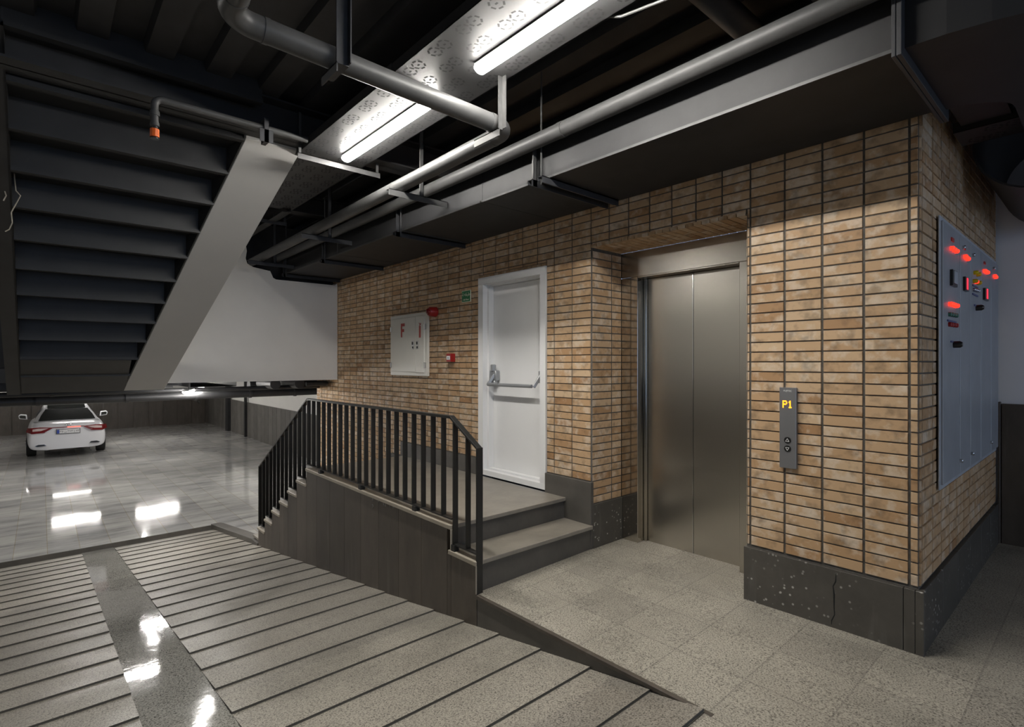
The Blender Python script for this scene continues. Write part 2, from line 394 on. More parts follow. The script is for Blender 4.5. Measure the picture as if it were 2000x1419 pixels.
# white hanging wall over the garage mouth with a ragged hole for the pipes
mb = MB()
hole = [(2.10, 3.36), (2.09, 3.2), (2.115, 3.05), (2.10, 2.95), (2.12, 2.88), (2.2, 2.84), (2.42, 2.81), (2.46, 2.72), (2.5, 2.70), (3.36, 2.70), (3.40, 2.74)]
poly = [(1.0, 1.263), (3.4, 1.263)] + [(y, z) for y, z in reversed(hole)] + [(2.0, 3.45), (1.0, 3.45)]
mb.prism([(y, z) for y, z in poly], 'x', -7.89, -8.05)
wall_garage = tag(mb.build('wall_garage', M['white']), kind='structure')
bbx('wall_garage', (8.57, 28.1, 5.85, 6.0, -1.3, 1.3), M['white'])
bbx('wall_garage', (28.0, 28.2, -9, 6, -1.3, 1.3), M['white'])
bbx('wall_garage', (10.1, 28.1, -9.1, -9, -1.3, 1.3), M['white'])
mb = MB(); mb.wbox(-28.0, -27.985, -9, 5.8, -1.25, .12, 0, 1.0)
u = -9.
while u < 5.8: mb.wbox(-28.0, -27.95, u, u+.515, -1.25, .13, 0, random.uniform(.3, .7)); u += .545
tag(mb.build('trim_3', M['clad'], bevel=.004), kind='structure')
mb = MB(); u = 8.6
while u < 27.9: mb.box(u, u+.405, 5.80, 5.85, -1.25, .05, 0, random.uniform(.3, .7)); u += .42
tag(mb.build('trim_4', M['dado'], bevel=.003), kind='structure')
bbx('wall_garage', (8.57, 8.75, 3.42, 5.9, -1.3, 1.3), M['white'])
bbx('ceiling_garage', (7.9, 28.2, -9, 6, 1.30, 1.45), M['black'])
bbx('wall_garage', (10.1, 10.3, -9, 1.6, 1.12, ZT), M['black'])
bbx('wall_garage', (8.05, 8.6, 1.6, 6, 1.45, ZT), M['black'])
bbx('wall_garage', (10.0, 11.9, -9, -4.5, -1.4, ZT), M['white'])
# steel deck ceiling with trapezoid ribs
mb = MB(); y = -4.6
while y < 6.2:
    prof = [(y, 3.49), (y+.15, 3.49), (y+.165, 3.55), (y+.325, 3.55), (y+.34, 3.49)]
    for k in range(4):
        (a, za), (b_, zb) = prof[k], prof[k+1]; mb.face([(9, a, za), (9, b_, zb), (-10.3, b_, zb), (-10.3, a, za)])
    y += .34
mb.wbox(9, -10.3, -4.7, 6.2, 3.56, 3.7); tag(mb.build('ceiling', M['black']), kind='structure')
# ------------------------------------------------------------------ beams
def ibeam(t, w, z0, z1, y0, y1, label):
    r = MB(); r.box(t-w/2, t+w/2, y0, y1, z0, z0+.014); r.box(t-w/2, t+w/2, y0, y1, z1-.014, z1); r.box(t-.006, t+.006, y0, y1, z0, z1)
    o = r.build('ceiling_beam', M['black2']); tag(o, label, 'beam'); return o
ibeam(4.26, .22, 3.24, 3.488, -4.4, 3.38, 'dark steel cross beam over the head of the stair flight')
ibeam(6.4, .16, 3.28, 3.488, 1.9, 3.38, 'dark steel cross beam behind the lit cable tray, nearer the white wall')
ibeam(.9, .2, 3.3, 3.488, -4.4, 3.3, 'dark steel cross beam above the tray, right of the nearest tube lamp')

# ------------------------------------------------------------------ stairs and landing of stone
st = thing('staircase', 'dark stone landing with two front steps and a flight down to the garage', 'staircase', loc=T(4.3, 2.8, 0))
st_l = (-4.3, 2.8, 0)
def rel(m_, loc): m_.v = [(a-loc[0], b_-loc[1], c-loc[2]) for a, b_, c in m_.v]; return m_
def part(m_, name, mat, parent, **k):
    return rel(m_, parent.location).build(name, mat, parent, **k) if parent.parent is None else rel(m_, parent.parent.location).build(name, mat, parent, **k)
steps = [(2.84, 3.15, .185)] + [(3.135, 5.88, .362)] + [(5.88+.2895*i, 5.88+.2895*(i+1), .362-.1735*(i+1)) for i in range(9)]
for i, (a, b_, z) in enumerate(steps):
    r = MB(); r.box(a+.015, b_, 2.215, 3.385, z-.35 if i > 1 else -.05, z-.032); part(r, 'riser_block', M['riser'], st)
    r = MB()
    if i < 2: r.box(a-.005, b_+(.012 if i == 1 else 0), 2.20, 3.385, z-.03, z)
    else: r.box(a, b_+.012, 2.20, 3.385, z-.03, z)
    part(r, 'tread', M['tread'], st, bevel=.003)
# side wall clad in tall dark slabs, stepped top
def ztop(t):
    for (a, b_, z) in steps:
        if a <= t <= b_: return z
    return -.9
def zbase(t): return zr(t)-.1
cuts = sorted(set([2.828, 3.125] + [s_[0] for s_ in steps[2:8]] + [7.605] + [2.83+.345*i for i in range(1, 9)] + [6.6, 7.2]))
r = MB()
for a, b_ in zip(cuts[:-1], cuts[1:]):
    z = ztop((a+b_)/2)-.03; r.prism([(-a-.0012, zbase(a)), (-b_+.0012, zbase(b_)), (-b_+.0012, z), (-a-.0012, z)], 'y', 2.18, 2.215, 0, random.uniform(.2, .75))
part(r, 'side_cladding', M['clad'], st, bevel=.0012)
r = MB()
for (a, b_, z) in steps[:8]:
    r.box(a-.012 if a < 3.2 else a, b_+.004 if a > 3.2 else b_, 2.168, 2.24, z-.028, z+.002)
r.box(2.826, 2.834, 2.172, 2.2, -.03, .16); r.box(3.12, 3.128, 2.172, 2.2, .185, .335)
part(r, 'coping', M['coping'], st, bevel=.003)
# chalk scribbles
r = MB(); random.seed(3)
for (px, py, w) in ((728, 974, 9), (738, 975, 8), (727, 988, 7), (752, 984, 9), (760, 986, 9), (768, 988, 9), (748, 981, 6)):
    c = on_y(px, py, 2.1755); pts = []
    for k in range(6): pts.append((-c[0]+random.uniform(-.018, .018), 2.1765, c[2]+random.uniform(-.022, .022)))
    r.tube(pts, .0022, 4); tag(part(r, 'chalk_mark', M['chalk'], st), 'pale chalk scribble'); r = MB()
# skirting wall from the newel to where the ramp meets the floor
r = MB(); r.prism([(-1.22, zr(1.22)-.05), (-2.822, zr(2.822)-.1), (-2.822, zf(2.822, 2.18)-.025), (-1.22, zf(1.22, 2.18)-.02)], 'y', 2.18, 2.215)
tag(r.build('trim_5', M['riser'], bevel=.002), kind='structure')
r = MB(); r.prism([(-1.16, zf(1.16, 2.18)-.018), (-2.822, zf(2.822, 2.18)-.024), (-2.822, zf(2.822, 2.18)+.0015), (-1.16, zf(1.16, 2.18)+.0015)], 'y', 2.172, 2.2)
tag(r.build('trim_6', M['clad'], bevel=.002), kind='structure')
# low kerb beside the bottom of the ramp
r = MB(); r.prism([(-7.61, zr(7.61)-.1), (-10.22, zr(10.22)-.1), (-10.22, -1.245), (-10.22, zr(10.22)+.085), (-7.9, zr(7.9)+.075), (-7.61, zr(7.61)+.04)], 'y', 2.17, 2.33)
tag(r.build('ramp_kerb', M['riser'], bevel=.004), 'low dark stone kerb at the foot of the ramp, left of the stair side wall', 'kerb')

# ------------------------------------------------------------------ railing
rl = thing('stair_railing', 'black steel railing of flat uprights on the stone landing side wall', 'railing', loc=T(5.2, 2.205, .36))
YR = 2.205
def rtop(t):
    if t < 3.15: return .952+(t-2.83)/(.32)*.19
    if t <= 5.885: return 1.142-.003*(t-3.15)
    return 1.134-(t-5.885)*(.99/1.713)
r = MB(); 
P_ = [(2.826, .945), (3.15, 1.137), (5.885, 1.128), (7.605, .138)]
for (a, za), (b_, zb) in zip(P_[:-1], P_[1:]):
    th = .02
    r.prism([(-a, za-th), (-b_, zb-th), (-b_, zb), (-a, za)], 'y', YR-.022, YR+.022)
part(r, 'top_rail', M['rail'], rl, bevel=.002)
def post(t, z0, w=.010, d=.040, name='baluster'):
    r = MB(); r.box(t-w/2, t+w/2, YR-d/2, YR+d/2, z0, rtop(t)-.012); return part(r, name, M['rail'], rl)
r = MB(); r.box(2.824, 2.838, YR-.025, YR+.025, -.03, .945); part(r, 'newel_post', M['rail'], rl, bevel=.001)
r = MB(); r.box(7.593, 7.607, YR-.025, YR+.025, -.66, .14); part(r, 'newel_post', M['rail'], rl, bevel=.001)
for t in (2.957,): post(t, .235)
post(3.108, .225, .012)
for i in range(20): post(5.873-.1378*i, .405)
for i in range(6):
    a = 5.885+.2885*i; z = steps[2+i][2]
    post(a+.13, z+.04); 
    if i < 5: post(a+.274, z+.04)
    r = MB(); r.box(a+.01, a+.284, YR-.02, YR+.02, z+.04, z+.048); r.box(a+.012, a+.022, YR-.02, YR+.02, z, z+.04); part(r, 'bottom_rail', M['rail'], rl)
r = MB(); r.box(3.13, 5.883, YR-.02, YR+.02, .40, .409)
for t in (5.50, 4.56, 3.62): r.box(t-.022, t+.022, YR-.034, YR+.01, .362, .402)
part(r, 'bottom_rail', M['rail'], rl)
r = MB(); r.box(2.83, 3.108, YR-.02, YR+.02, .228, .237); r.box(3.08, 3.12, YR-.03, YR+.01, .185, .23); part(r, 'bottom_rail', M['rail'], rl)

# ------------------------------------------------------------------ lift
lf = thing('elevator', 'brushed steel elevator entrance with closed two-panel doors in the brick recess', 'elevator', loc=T(2.24, 3.85, 0))
LB = -.03
r = MB(); r.box(2.689, 2.862, 3.79, 3.868, LB, 2.245); part(r, 'jamb', M['jamb'], lf, bevel=.002)
r = MB(); r.box(2.662, 2.70, 3.874, 3.93, LB, 2.24); part(r, 'jamb', M['jamb'], lf, bevel=.002)
r = MB(); r.box(1.57, 1.81, 3.79, 3.93, LB, 2.245); part(r, 'jamb', M['steel'], lf, bevel=.002)
r = MB(); r.box(1.57, 2.862, 3.79, 3.82, 2.247, 2.462); r.box(1.812, 2.687, 3.79, 3.93, 2.236, 2.246); part(r, 'header', M['steel'], lf, bevel=.002)
r = MB(); r.box(1.812, 2.236, 3.90, 3.93, LB+.012, 2.234); part(r, 'door_leaf', M['steel'], lf, bevel=.003)
r = MB(); r.box(2.240, 2.660, 3.90, 3.93, LB+.012, 2.234); part(r, 'door_leaf', M['steel'], lf, bevel=.003)
r = MB(); r.box(2.2355, 2.2405, 3.895, 3.905, LB+.02, 2.23); part(r, 'centre_strip', M['chrome'], lf)
r = MB(); r.box(1.57, 2.862, 3.935, 4.1, LB, 2.47); part(r, 'shaft_lining', M['dark'], lf)
r = MB(); r.box(1.812, 2.687, 3.87, 3.93, LB-.005, LB+.008); part(r, 'sill', M['dark'], lf)

def text(s, size, mat, name, parent=None, depth=.0006):
    """flat text mesh in local x-z plane, readable from -y; centred"""
    c = bpy.data.curves.new(name, 'FONT'); c.body = s; c.size = size; c.align_x = 'CENTER'; c.align_y = 'CENTER'; c.extrude = depth; c.resolution_u = 3
    o = bpy.data.objects.new(name, c); COL.objects.link(o); dg = bpy.context.evaluated_depsgraph_get(); dg.update()
    me = bpy.data.meshes.new_from_object(o.evaluated_get(dg)); bpy.data.objects.remove(o)
    me.materials.clear(); me.materials.append(mat); n = bpy.data.objects.new(name, me); COL.objects.link(n)
    me.transform(Matrix.Rotation(math.pi/2, 4, 'X'))
    if parent: n.parent = parent
    return n
def placed(o, w, parent):     # put child at world position w under a translated, unrotated parent
    base = parent.location if parent.parent is None else parent.parent.location+parent.location
    o.location = Vector(w)-Vector(base); return o
# hall call panel
hp = thing('elevator_call_panel', 'narrow grey elevator call panel with glowing floor display on the brick pier', 'call panel', loc=T(1.314, 3.38, 1.12))
r = MB(); r.box(1.266, 1.362, 3.372, 3.396, .879, 1.365); part(r, 'plate', M['alu'], hp, bevel=.002)
r = MB()
for ox, rows_ in ((-.026, ('11110', '10001', '10001', '11110', '10000', '10000', '10000')), (.004, ('00100', '01100', '00100', '00100', '00100', '00100', '01110'))):
    for i, row in enumerate(rows_):
        for j_, ch_ in enumerate(row):
            if ch_ == '1':
                x_, z_ = -1.314+ox+.0052*j_, 1.283-.0062*i; r.wbox(x_-.0028, x_+.0028, 3.3705, 3.3725, z_-.0033, z_+.0033)
part(r, 'floor_display', M['led'], hp)
placed(text('FUJITEC', .0135, M['wlab'], 'maker_name', hp), T(1.314, 3.371, 1.345), hp)
for z, k in ((1.048, 1), (.998, -1)):
    r = MB(); r.tube([T(1.314, 3.373, z), T(1.314, 3.368, z)], .0195, 24); b_ = part(r, 'call_button', M['blk'], hp, smooth=True)
    r = MB(); q = [(-.010, -.007*k), (.010, -.007*k), (0, .011*k)]
    for i in range(3):
        a, c = q[i], q[(i+1) % 3]; r.bar((-1.314+a[0], 3.3665, z+a[1]), (-1.314+c[0], 3.3665, z+c[1]), .0022, .0014, up=(0, 1, 0))
    o = r.build('arrow_symbol', M['wlab']); o.parent = b_; o.matrix_parent_inverse.identity(); rl_ = hp.location
    o.location = -Vector(rl_)

# ------------------------------------------------------------------ white fire door
dr = tag(empty('door_1', T(3.875, 3.45, .36)), kind='structure')
r = MB(); zb = .378
r.box(4.285, 4.365, 3.383, 3.439, .43, 2.315); r.box(3.385, 3.455, 3.383, 3.439, .43, 2.315); r.box(3.385, 4.365, 3.383, 3.439, 2.316, 2.386); r.box(3.385, 4.365, 3.383, 3.439, zb, .429)
r.box(4.258, 4.29, 3.44, 3.56, .446, 2.30); r.box(3.45, 3.469, 3.44, 3.56, .446, 2.30); r.box(3.45, 4.29, 3.44, 3.56, 2.301, 2.33); r.box(3.45, 4.29, 3.44, 3.56, zb, .445)
part(r, 'door_frame', M['door_w'], dr)
r = MB(); r.box(3.47, 4.257, 3.50, 3.55, .446, 2.298); leaf = part(r, 'door_leaf', M['door_w'], dr, bevel=.002)
r = MB(); r.box(3.2, 4.5, 3.565, 3.6, .3, 2.42); part(r, 'backing', M['dark'], dr)
pb = thing('push_bar', 'grey panic push bar fixed across the white fire door', 'push bar', loc=T(3.86, 3.5, 1.36))
r = MB(); r.box(4.15, 4.25, 3.44, 3.498, 1.335, 1.44); r.tube([T(4.2, 3.45, 1.43), T(4.2, 3.45, 1.50)], .028, 14); r.box(4.17, 4.235, 3.44, 3.49, 1.28, 1.34); part(r, 'lock_case', M['handle'], pb, bevel=.006, smooth=True)
r = MB(); r.box(3.474, 3.54, 3.445, 3.498, 1.33, 1.44); part(r, 'end_case', M['handle'], pb, bevel=.004)
r = MB(); r.tube([T(4.2, 3.38, 1.30), T(3.56, 3.38, 1.30)], .017, 14); part(r, 'bar', M['handle'], pb, smooth=True)
for t in (4.2, 3.53):
    r = MB(); r.bar(T(t-.02, 3.45, 1.40), T(t+.01, 3.385, 1.29), .022, .03); part(r, 'lever_arm', M['handle'], pb, bevel=.004)

# ------------------------------------------------------------------ fire cabinet, siren, call point, sign
cb = thing('fire_cabinet', 'cream steel fire cabinet with red F and extinguisher sign on brick wall', 'fire cabinet', loc=T(5.74, 3.38, 1.74))
r = MB(); r.box(5.30, 6.175, 3.365, 3.395, 1.362, 2.112); part(r, 'frame', M['cab'], cb, bevel=.004)
r = MB(); r.box(5.545, 6.13, 3.352, 3.368, 1.41, 2.07); dl = part(r, 'door', M['cab'], cb, bevel=.003)
r = MB(); r.box(5.355, 5.54, 3.352, 3.368, 1.40, 2.07); part(r, 'door', M['cab'], cb, bevel=.003)
for t, z in ((6.14, 1.94), (6.14, 1.49), (5.345, 1.94), (5.345, 1.49)):
    r = MB(); r.box(t-.018, t+.018, 3.348, 3.366, z-.032, z+.032); part(r, 'hinge', M['chrome'], cb, bevel=.002)
for t in (5.60, 5.50):
    r = MB(); r.box(t-.028, t+.028, 3.346, 3.356, 1.68, 1.78); r.box(t-.012, t+.016, 3.343, 3.347, 1.735, 1.77, 1); r.box(t-.016, t+.008, 3.343, 3.347, 1.69, 1.715, 1)
    part(r, 'latch', [M['chrome'], M['blk']], cb, bevel=.003)
r = MB(); q = on_y(785.5, 645, 3.352); tc, zc = q[0], q[2]
r.box(tc-.0, tc+.028, 3.349, 3.353, zc-.085, zc+.085); r.box(tc-.06, tc-.0, 3.349, 3.353, zc+.05, zc+.085); r.box(tc-.045, tc-.0, 3.349, 3.353, zc-.02, zc+.015); part(r, 'letter_sign', M['redprint'], cb)
q = on_y(820, 645, 3.352); tc, zc = q[0], q[2]; r = MB(); r.box(tc-.018, tc+.016, 3.349, 3.353, zc-.085, zc+.055); r.bar(T(tc-.025, 3.351, zc+.085), T(tc+.01, 3.351, zc+.06), .003, .01); r.bar(T(tc+.02, 3.351, zc+.09), T(tc-.022, 3.351, zc+.065), .003, .008); part(r, 'extinguisher_symbol', M['redprint'], cb)
sr = thing('fire_siren', 'round red fire alarm siren above the cream cabinet corner', 'alarm siren', loc=T(5.19, 3.39, 2.10))
r = MB(); r.tube([T(5.17, 3.392, 2.10), T(5.17, 3.375, 2.10), T(5.17, 3.31, 2.10), T(5.17, 3.295, 2.10)], .05, 24, rr=[.058, .058, .052, .042]); part(r, 'body', M['red'], sr, smooth=True)
r = MB(); r.tube([T(5.17, 3.295, 2.10), T(5.17, 3.28, 2.10), T(5.17, 3.272, 2.10)], .03, 20, rr=[.034, .03, .018]); part(r, 'lens', M['tail'], sr, smooth=True)
r = MB(); 
cp = thing('fire_call_point', 'small square red manual call point on brick beside the cabinet', 'fire call point', loc=T(4.83, 3.38, 1.57))
r.box(4.785, 4.875, 3.335, 3.395, 1.528, 1.618); part(r, 'body', M['red'], cp, bevel=.004)
r = MB(); r.box(4.80, 4.862, 3.331, 3.336, 1.552, 1.592); part(r, 'label_plate', M['wlab'], cp)
r = MB(); r.box(4.818, 4.846, 3.329, 3.332, 1.568, 1.574); part(r, 'print', M['blk'], cp)
sg = thing('floor_sign', 'small green floor number sign in two scripts left of the white door', 'sign', loc=T(4.585, 3.39, 2.225))
r = MB(); r.box(4.50, 4.655, 3.387, 3.394, 2.163, 2.285); part(r, 'border', M['cream'], sg)
r = MB(); r.box(4.505, 4.650, 3.385, 3.388, 2.168, 2.280); part(r, 'plate', M['green'], sg)
placed(text('-\u0627 \uFEEA\uFED8\uFE92\uFEC3', .052, M['cream'], 'persian_text', sg), T(4.577, 3.3835, 2.243), sg)
placed(text('-1th Floor', .026, M['cream'], 'latin_text', sg), T(4.577, 3.3835, 2.188), sg)

# ------------------------------------------------------------------ electrical panel on the right brick face (plane t = .66)
ep = thing('electrical_panel', 'tall grey electrical switchboard with glowing red lamps on the side brick face', 'switchboard', loc=(-.655, 4.85, 1.57))
PX = -.655
ys = [on_t(p, 700, .655)[1] for p in (1836, 1870, 1891, 1911.5, 1931.5, 1946)]
r = MB(); r.wbox(PX-.01, PX, ys[0], ys[-1], .80, 2.34); part(r, 'frame', M['panel_l'], ep, bevel=.003)
for i in range(5):
    r = MB(); r.wbox(PX-.004, PX+.012, ys[i]+.015, ys[i+1]-.008, .83, 2.31); part(r, 'door', M['panel'], ep, bevel=.003)
XF = PX+.012
def dot(name, px, py, rad, mat, ln=.012, n=12):
    p = on_t(px, py, -XF); r = MB(); r.tube([(XF, p[1], p[2]), (XF+ln, p[1], p[2]), (XF+ln*1.35, p[1], p[2])], rad, n, rr=[rad, rad, rad*.6]); return part(r, name, mat, ep, smooth=True)
for px, py in ((1855.8, 485), (1860.3, 488.3), (1864.8, 491), (1882, 501), (1884.7, 504), (1887.3, 506), (1920.4, 529), (1923.2, 530.8), (1926, 532.3), (1940.2, 539), (1942.4, 541.5), (1852.8, 593.5), (1857, 594.5), (1861.3, 596), (1865.4, 597.3), (1904, 550.5)):
    dot('indicator_lamp', px, py, .0125, M['redlamp'], .016)
for px, py in ((1901.6, 532.5), (1907, 536), (1900.3, 549), (1908, 552.5)): dot('yellow_lamp', px, py, .014, M['yellow'], .02)
for i in range(4):
    dot('green_button', 1852.5+4.4*i, 613.3+.9*i, .013, M['greenb']); dot('red_button', 1852.5+4.4*i, 633.3+.7*i, .013, M['red']); dot('button', 1900+2.9*i, 565.5+.9*i, .012, M['chrome'])
def plate(name, px0, px1, py0, py1, mat, d=.006):
    a = on_t(px0, py0, -XF); b_ = on_t(px1, py1, -XF); h0 = 1.51-(py0-709.5)*.0; r = MB()
    r.wbox(XF-.001, XF+d, a[1], b_[1], a[2], on_t(px0, py1, -XF)[2]); return part(r, name, mat, ep)
plate('blue_label', 1849.5, 1866, 623.5, 627, M['bluelab']); plate('blue_label', 1898.5, 1908.5, 555, 558, M['bluelab']); plate('blue_label', 1898.5, 1908.5, 572, 575, M['bluelab'])
plate('red_label', 1857, 1861.5, 463, 470, M['redprint']); plate('red_label', 1882.5, 1884.5, 482, 487, M['redprint']); plate('red_label', 1921, 1923.5, 510, 515, M['redprint'])
plate('blue_label', 1856, 1860, 665, 668, M['bluelab']); plate('blue_label', 1902, 1904.5, 594, 597, M['bluelab'])
mt = plate('meter', 1855, 1864.5, 526, 557, M['blk'], .014); plate('meter_face', 1857, 1863.5, 529, 553, M['panel_l'], .017)
plate('meter', 1880.5, 1887, 540, 567, M['blk'], .014); plate('digit_display', 1883, 1885, 543, 565, M['ledred'], .016)
plate('meter', 1919.5, 1926.5, 562, 585, M['blk'], .014); plate('digit_display', 1922.5, 1924.5, 564, 583, M['ledred'], .016)
for px, py in ((1862, 672.5), (1906, 601)): dot('knob', px, py, .02, M['blk'], .032)
for px, py in ((1875, 899), (1897, 885), (1934, 863), (1880, 483), (1899, 498), (1939, 524)): dot('lock', px, py, .012, M['chrome'])

# ------------------------------------------------------------------ steel stair flight overhead (leads up from over the garage)
sf = thing('stair_flight', 'dark steel underside of a stair flight with pale plastered edge, upper left', 'stair flight', loc=T(6, .8, 2.2))
TB, TT, ZB, ZS = 7.79, 4.34, 1.186, .594
def zs(t): return ZB+ZS*(TB-t)
YL = -.157
def ybl(t): return .732+(TB-t)*.1265+.0      # left edge of pale band
def ybr(t): return 1.14+(TB-t)*.1265
r = MB(); c = []
for t in (TB, TT+.03):
    c.append([(-t, ybl(t), zs(t)), (-t, ybr(t), zs(t)), (-t, ybr(t), zs(t)+.42), (-t, ybl(t), zs(t)+.42)])
r.hull8(c[0]+c[1]); part(r, 'plastered_edge', M['soffit'], sf, bevel=.004)
r = MB(); c = []
for t in (TB, TT+.03):
    c.append([(-t, ybl(t)-.012, zs(t)+.002), (-t, ybl(t)-.001, zs(t)+.002), (-t, ybl(t)-.001, zs(t)+.42), (-t, ybl(t)-.012, zs(t)+.42)])
r.hull8(c[0]+c[1]); part(r, 'stringer', M['stairc'], sf)
r = MB(); c = []
for t in (TB+.02, TT-.25):
    c.append([(-t, YL-.115, zs(t)), (-t, YL, zs(t)), (-t, YL, zs(t)+.02), (-t, YL-.115, zs(t)+.02)])
r.hull8(c[0]+c[1]); c = []
for t in (TB+.02, TT-.25):
    c.append([(-t, YL-.012, zs(t)), (-t, YL-.0, zs(t)), (-t, YL-.0, zs(t)+.3), (-t, YL-.012, zs(t)+.3)])
r.hull8(c[0]+c[1]); part(r, 'stringer', M['black2'], sf)
r = MB(); n = 12; dt = (TB-TT+.25)/n
for i in range(n):
    t0 = TB-dt*i; t1 = t0-dt; z = zs(t0)+.12+dt*ZS*.5
    r.face([(-t0, YL, z), (-t0, ybl(t0), z), (-t1, ybl(t1), z), (-t1, YL, z)])
    r.face([(-t1, YL, z), (-t1, ybl(t1), z), (-t1, ybl(t1), z+dt*ZS), (-t1, YL, z+dt*ZS)])
    r.box(t1-.02, t1+.04, YL, ybl(t1), z-.03, z)
part(r, 'folded_treads', M['stairc'], sf, fix=False)
r = MB(); r.prism([(-TB-.0, ZB), (-TB-.0, ZB+.1), (-7.2, ZB+.45), (-7.2, ZB+.36)], 'y', YL-.1, ybl(7.5)-.02); part(r, 'foot_plate', M['black2'], sf)
r = MB(); r.box(8.2, 10.1, -4.5, 1.4, 1.22, 1.30); tag(r.build('trim_7', M['black2']), kind='structure')

# ------------------------------------------------------------------ cable trays
def tray(t0, t1, y0, y1, z, h=.06, slots=True, rows=4, pitch=.26):
    r = MB(); r.box(t0, t1, y0, y1, z, z+.003); r.box(t0, t1, y0, y0+.003, z, z+h); r.box(t0, t1, y1-.003, y1, z, z+h)
    if slots:
        n = int((t1-t0)/pitch); W = y1-y0
        for i in range(n):
            for j in range(rows):
                cy = y0+W*(j+.5)/rows; ct = t0+(i+.5+(.25 if j % 2 else -.1))*pitch
                for (ox) in (-.045, .045):
                    for k in range(6):
                        a = k*math.pi/3+.3; sx, sy = ct+ox+.036*math.cos(a), cy+.036*math.sin(a); b0 = a+math.pi/2
                        dx, dy = math.cos(b0)*.013, math.sin(b0)*.013; ex, ey = -math.sin(b0)*.0056, math.cos(b0)*.0056
                        if not (t0+.02 < sx < t1-.02): continue
                        r.face([(-(sx-dx-ex), sy-dy-ey, z-.0006), (-(sx-dx+ex), sy-dy+ey, z-.0006), (-(sx+dx+ex), sy+dy+ey, z-.0006), (-(sx+dx-ex), sy+dy-ey, z-.0006)], 1)
                    r.face([(-(ct+ox-.009), cy-.0055, z-.0006), (-(ct+ox-.009), cy+.0055, z-.0006), (-(ct+ox+.009), cy+.0055, z-.0006), (-(ct+ox+.009), cy-.0055, z-.0006)], 1)
    return r
ZTR = 3.2
o = tray(-5.5, 2.88, 1.536, 2.08, ZTR).build('cable_tray', [M['tray'], M['slot']], fix=False); tag(o, 'wide perforated cable tray holding the nearest tube lamp', 'cable tray', 'perforated cable trays')
o = tray(2.885, 6.05, 1.54, 2.075, ZTR-.004).build('cable_tray', [M['tray'], M['slot']], fix=False); tag(o, 'wide perforated cable tray holding the second lamp, behind the crossing pipe', 'cable tray', 'perforated cable trays')
o = tray(6.05, 7.85, 1.56, 1.86, ZTR+.01, rows=2).build('cable_tray', [M['tray'], M['slot']], fix=False); tag(o, 'narrower unlit perforated cable tray beside the top of the white wall', 'cable tray', 'perforated cable trays')
r = MB(); r.box(6.0, 7.85, 1.97, 2.06, 3.16, 3.165); r.box(6.0, 7.85, 2.055, 2.06, 3.16, 3.21); tag(r.build('mounting_rail', M['angle']), 'thin grey mounting rail running beside the narrow cable tray', 'rail')
# joint plates with slots
jp = tray(2.80, 3.0, 1.532, 2.084, ZTR-.008, .07, rows=4, pitch=.16); tag(jp.build('joint_plate', [M['tray'], M['slot']], fix=False), 'slotted joint plate linking the two lit cable trays', 'joint plate')
def tray_bracket(t, y0, y1, z, label, mat=M['angle']):
    k = thing('tray_bracket', label, 'bracket', 'angle brackets under the trays', loc=T(t, (y0+y1)/2, z))
    r = MB(); r.box(t, t+.045, y0, y1, z-.005, z); r.box(t, t+.005, y0, y1, z-.045, z); part(r, 'cross_angle', mat, k)
    r = MB(); r.box(t+.01, t+.02, y1-.03, y1-.01, z, 3.49); r.box(t+.01, t+.02, y0+.01, y0+.03, z, 3.49); part(r, 'drop_rod', mat, k)
    return k
tray_bracket(4.22, 1.50, 2.2, ZTR-.045, 'grey angle bracket under the tray at the far end of the second lamp')
tray_bracket(1.2, 1.50, 2.16, ZTR-.09, 'grey angle bracket under the nearest tray, out beyond the nearest lamp') if False else None
tray_bracket(6.5, 1.5, 2.18, ZTR-.02, 'dark angle bracket crossing under the narrow unlit tray', M['angle_d'])

# ------------------------------------------------------------------ tube lamps
def lamp(t0, t1, y, z, label, group, ang=0, w=.040, drop=None):
    L_ = abs(t1-t0); c = T((t0+t1)/2, y, z); k = thing('tube_lamp', label, 'tube lamp', group, loc=c); k.rotation_euler = (0, 0, ang)
    r = MB(); r.wbox(-L_/2, L_/2, -w*.9, w*.9, 0, .022); r.build('housing', M['wlab'], k, bevel=.003)
    r = MB(); n = 8; prof = [(w*math.cos(math.pi+math.pi*i/n), .72*w*math.sin(math.pi+math.pi*i/n)) for i in range(n+1)]
    r.prism(prof, 'x', -L_/2+.006, L_/2-.006); r.build('diffuser', M['tube_g'] if t0 > 7 else M['tube'], k, smooth=True)
    if drop:
        r = MB(); r.tube([(-L_/3, 0, .02), (-L_/3, 0, drop)], .006, 6); r.tube([(L_/3, 0, .02), (L_/3, 0, drop)], .006, 6); r.build('drop_rod', M['angle'], k)
    return k
lamp(2.86, 4.13, 1.85, 3.165, 'lit tube lamp under the second tray, between crossing pipe and stair', 'tube lamps under the cable trays')
lamp(1.12, 2.38, 1.85, 3.165, 'nearest lit tube lamp under the tray, cut by the top of the view', 'tube lamps under the cable trays')
lamp(-4.4, -3.1, 1.85, 3.165, 'added fill tube lamp under the tray, unseen behind the camera', 'tube lamps under the cable trays') if NEAR_FILL else None  # added unseen lamp, put in to brighten the floor on the right
lamp(5.2, 6.5, -1.7, 3.3, 'lit tube lamp over the left lane of the ramp beside the stairs, out of view', 'tube lamps over the left lane')
lamp(8.05, 9.6, 1.66, 1.14, 'lit tube lamp low under the garage ceiling, seen below the white wall', 'tube lamps in the garage', ang=-.31, drop=.15)
r = tray(7.95, 9.9, 1.45, 2.0, 1.20, rows=3); r.build('cable_tray', [M['tray'], M['slot']], fix=False)['label'] = 'perforated tray over the garage lamp, below the white wall'
bpy.data.objects['cable_tray.003']['category'] = 'cable tray'; bpy.data.objects['cable_tray.003']['group'] = 'perforated cable trays'
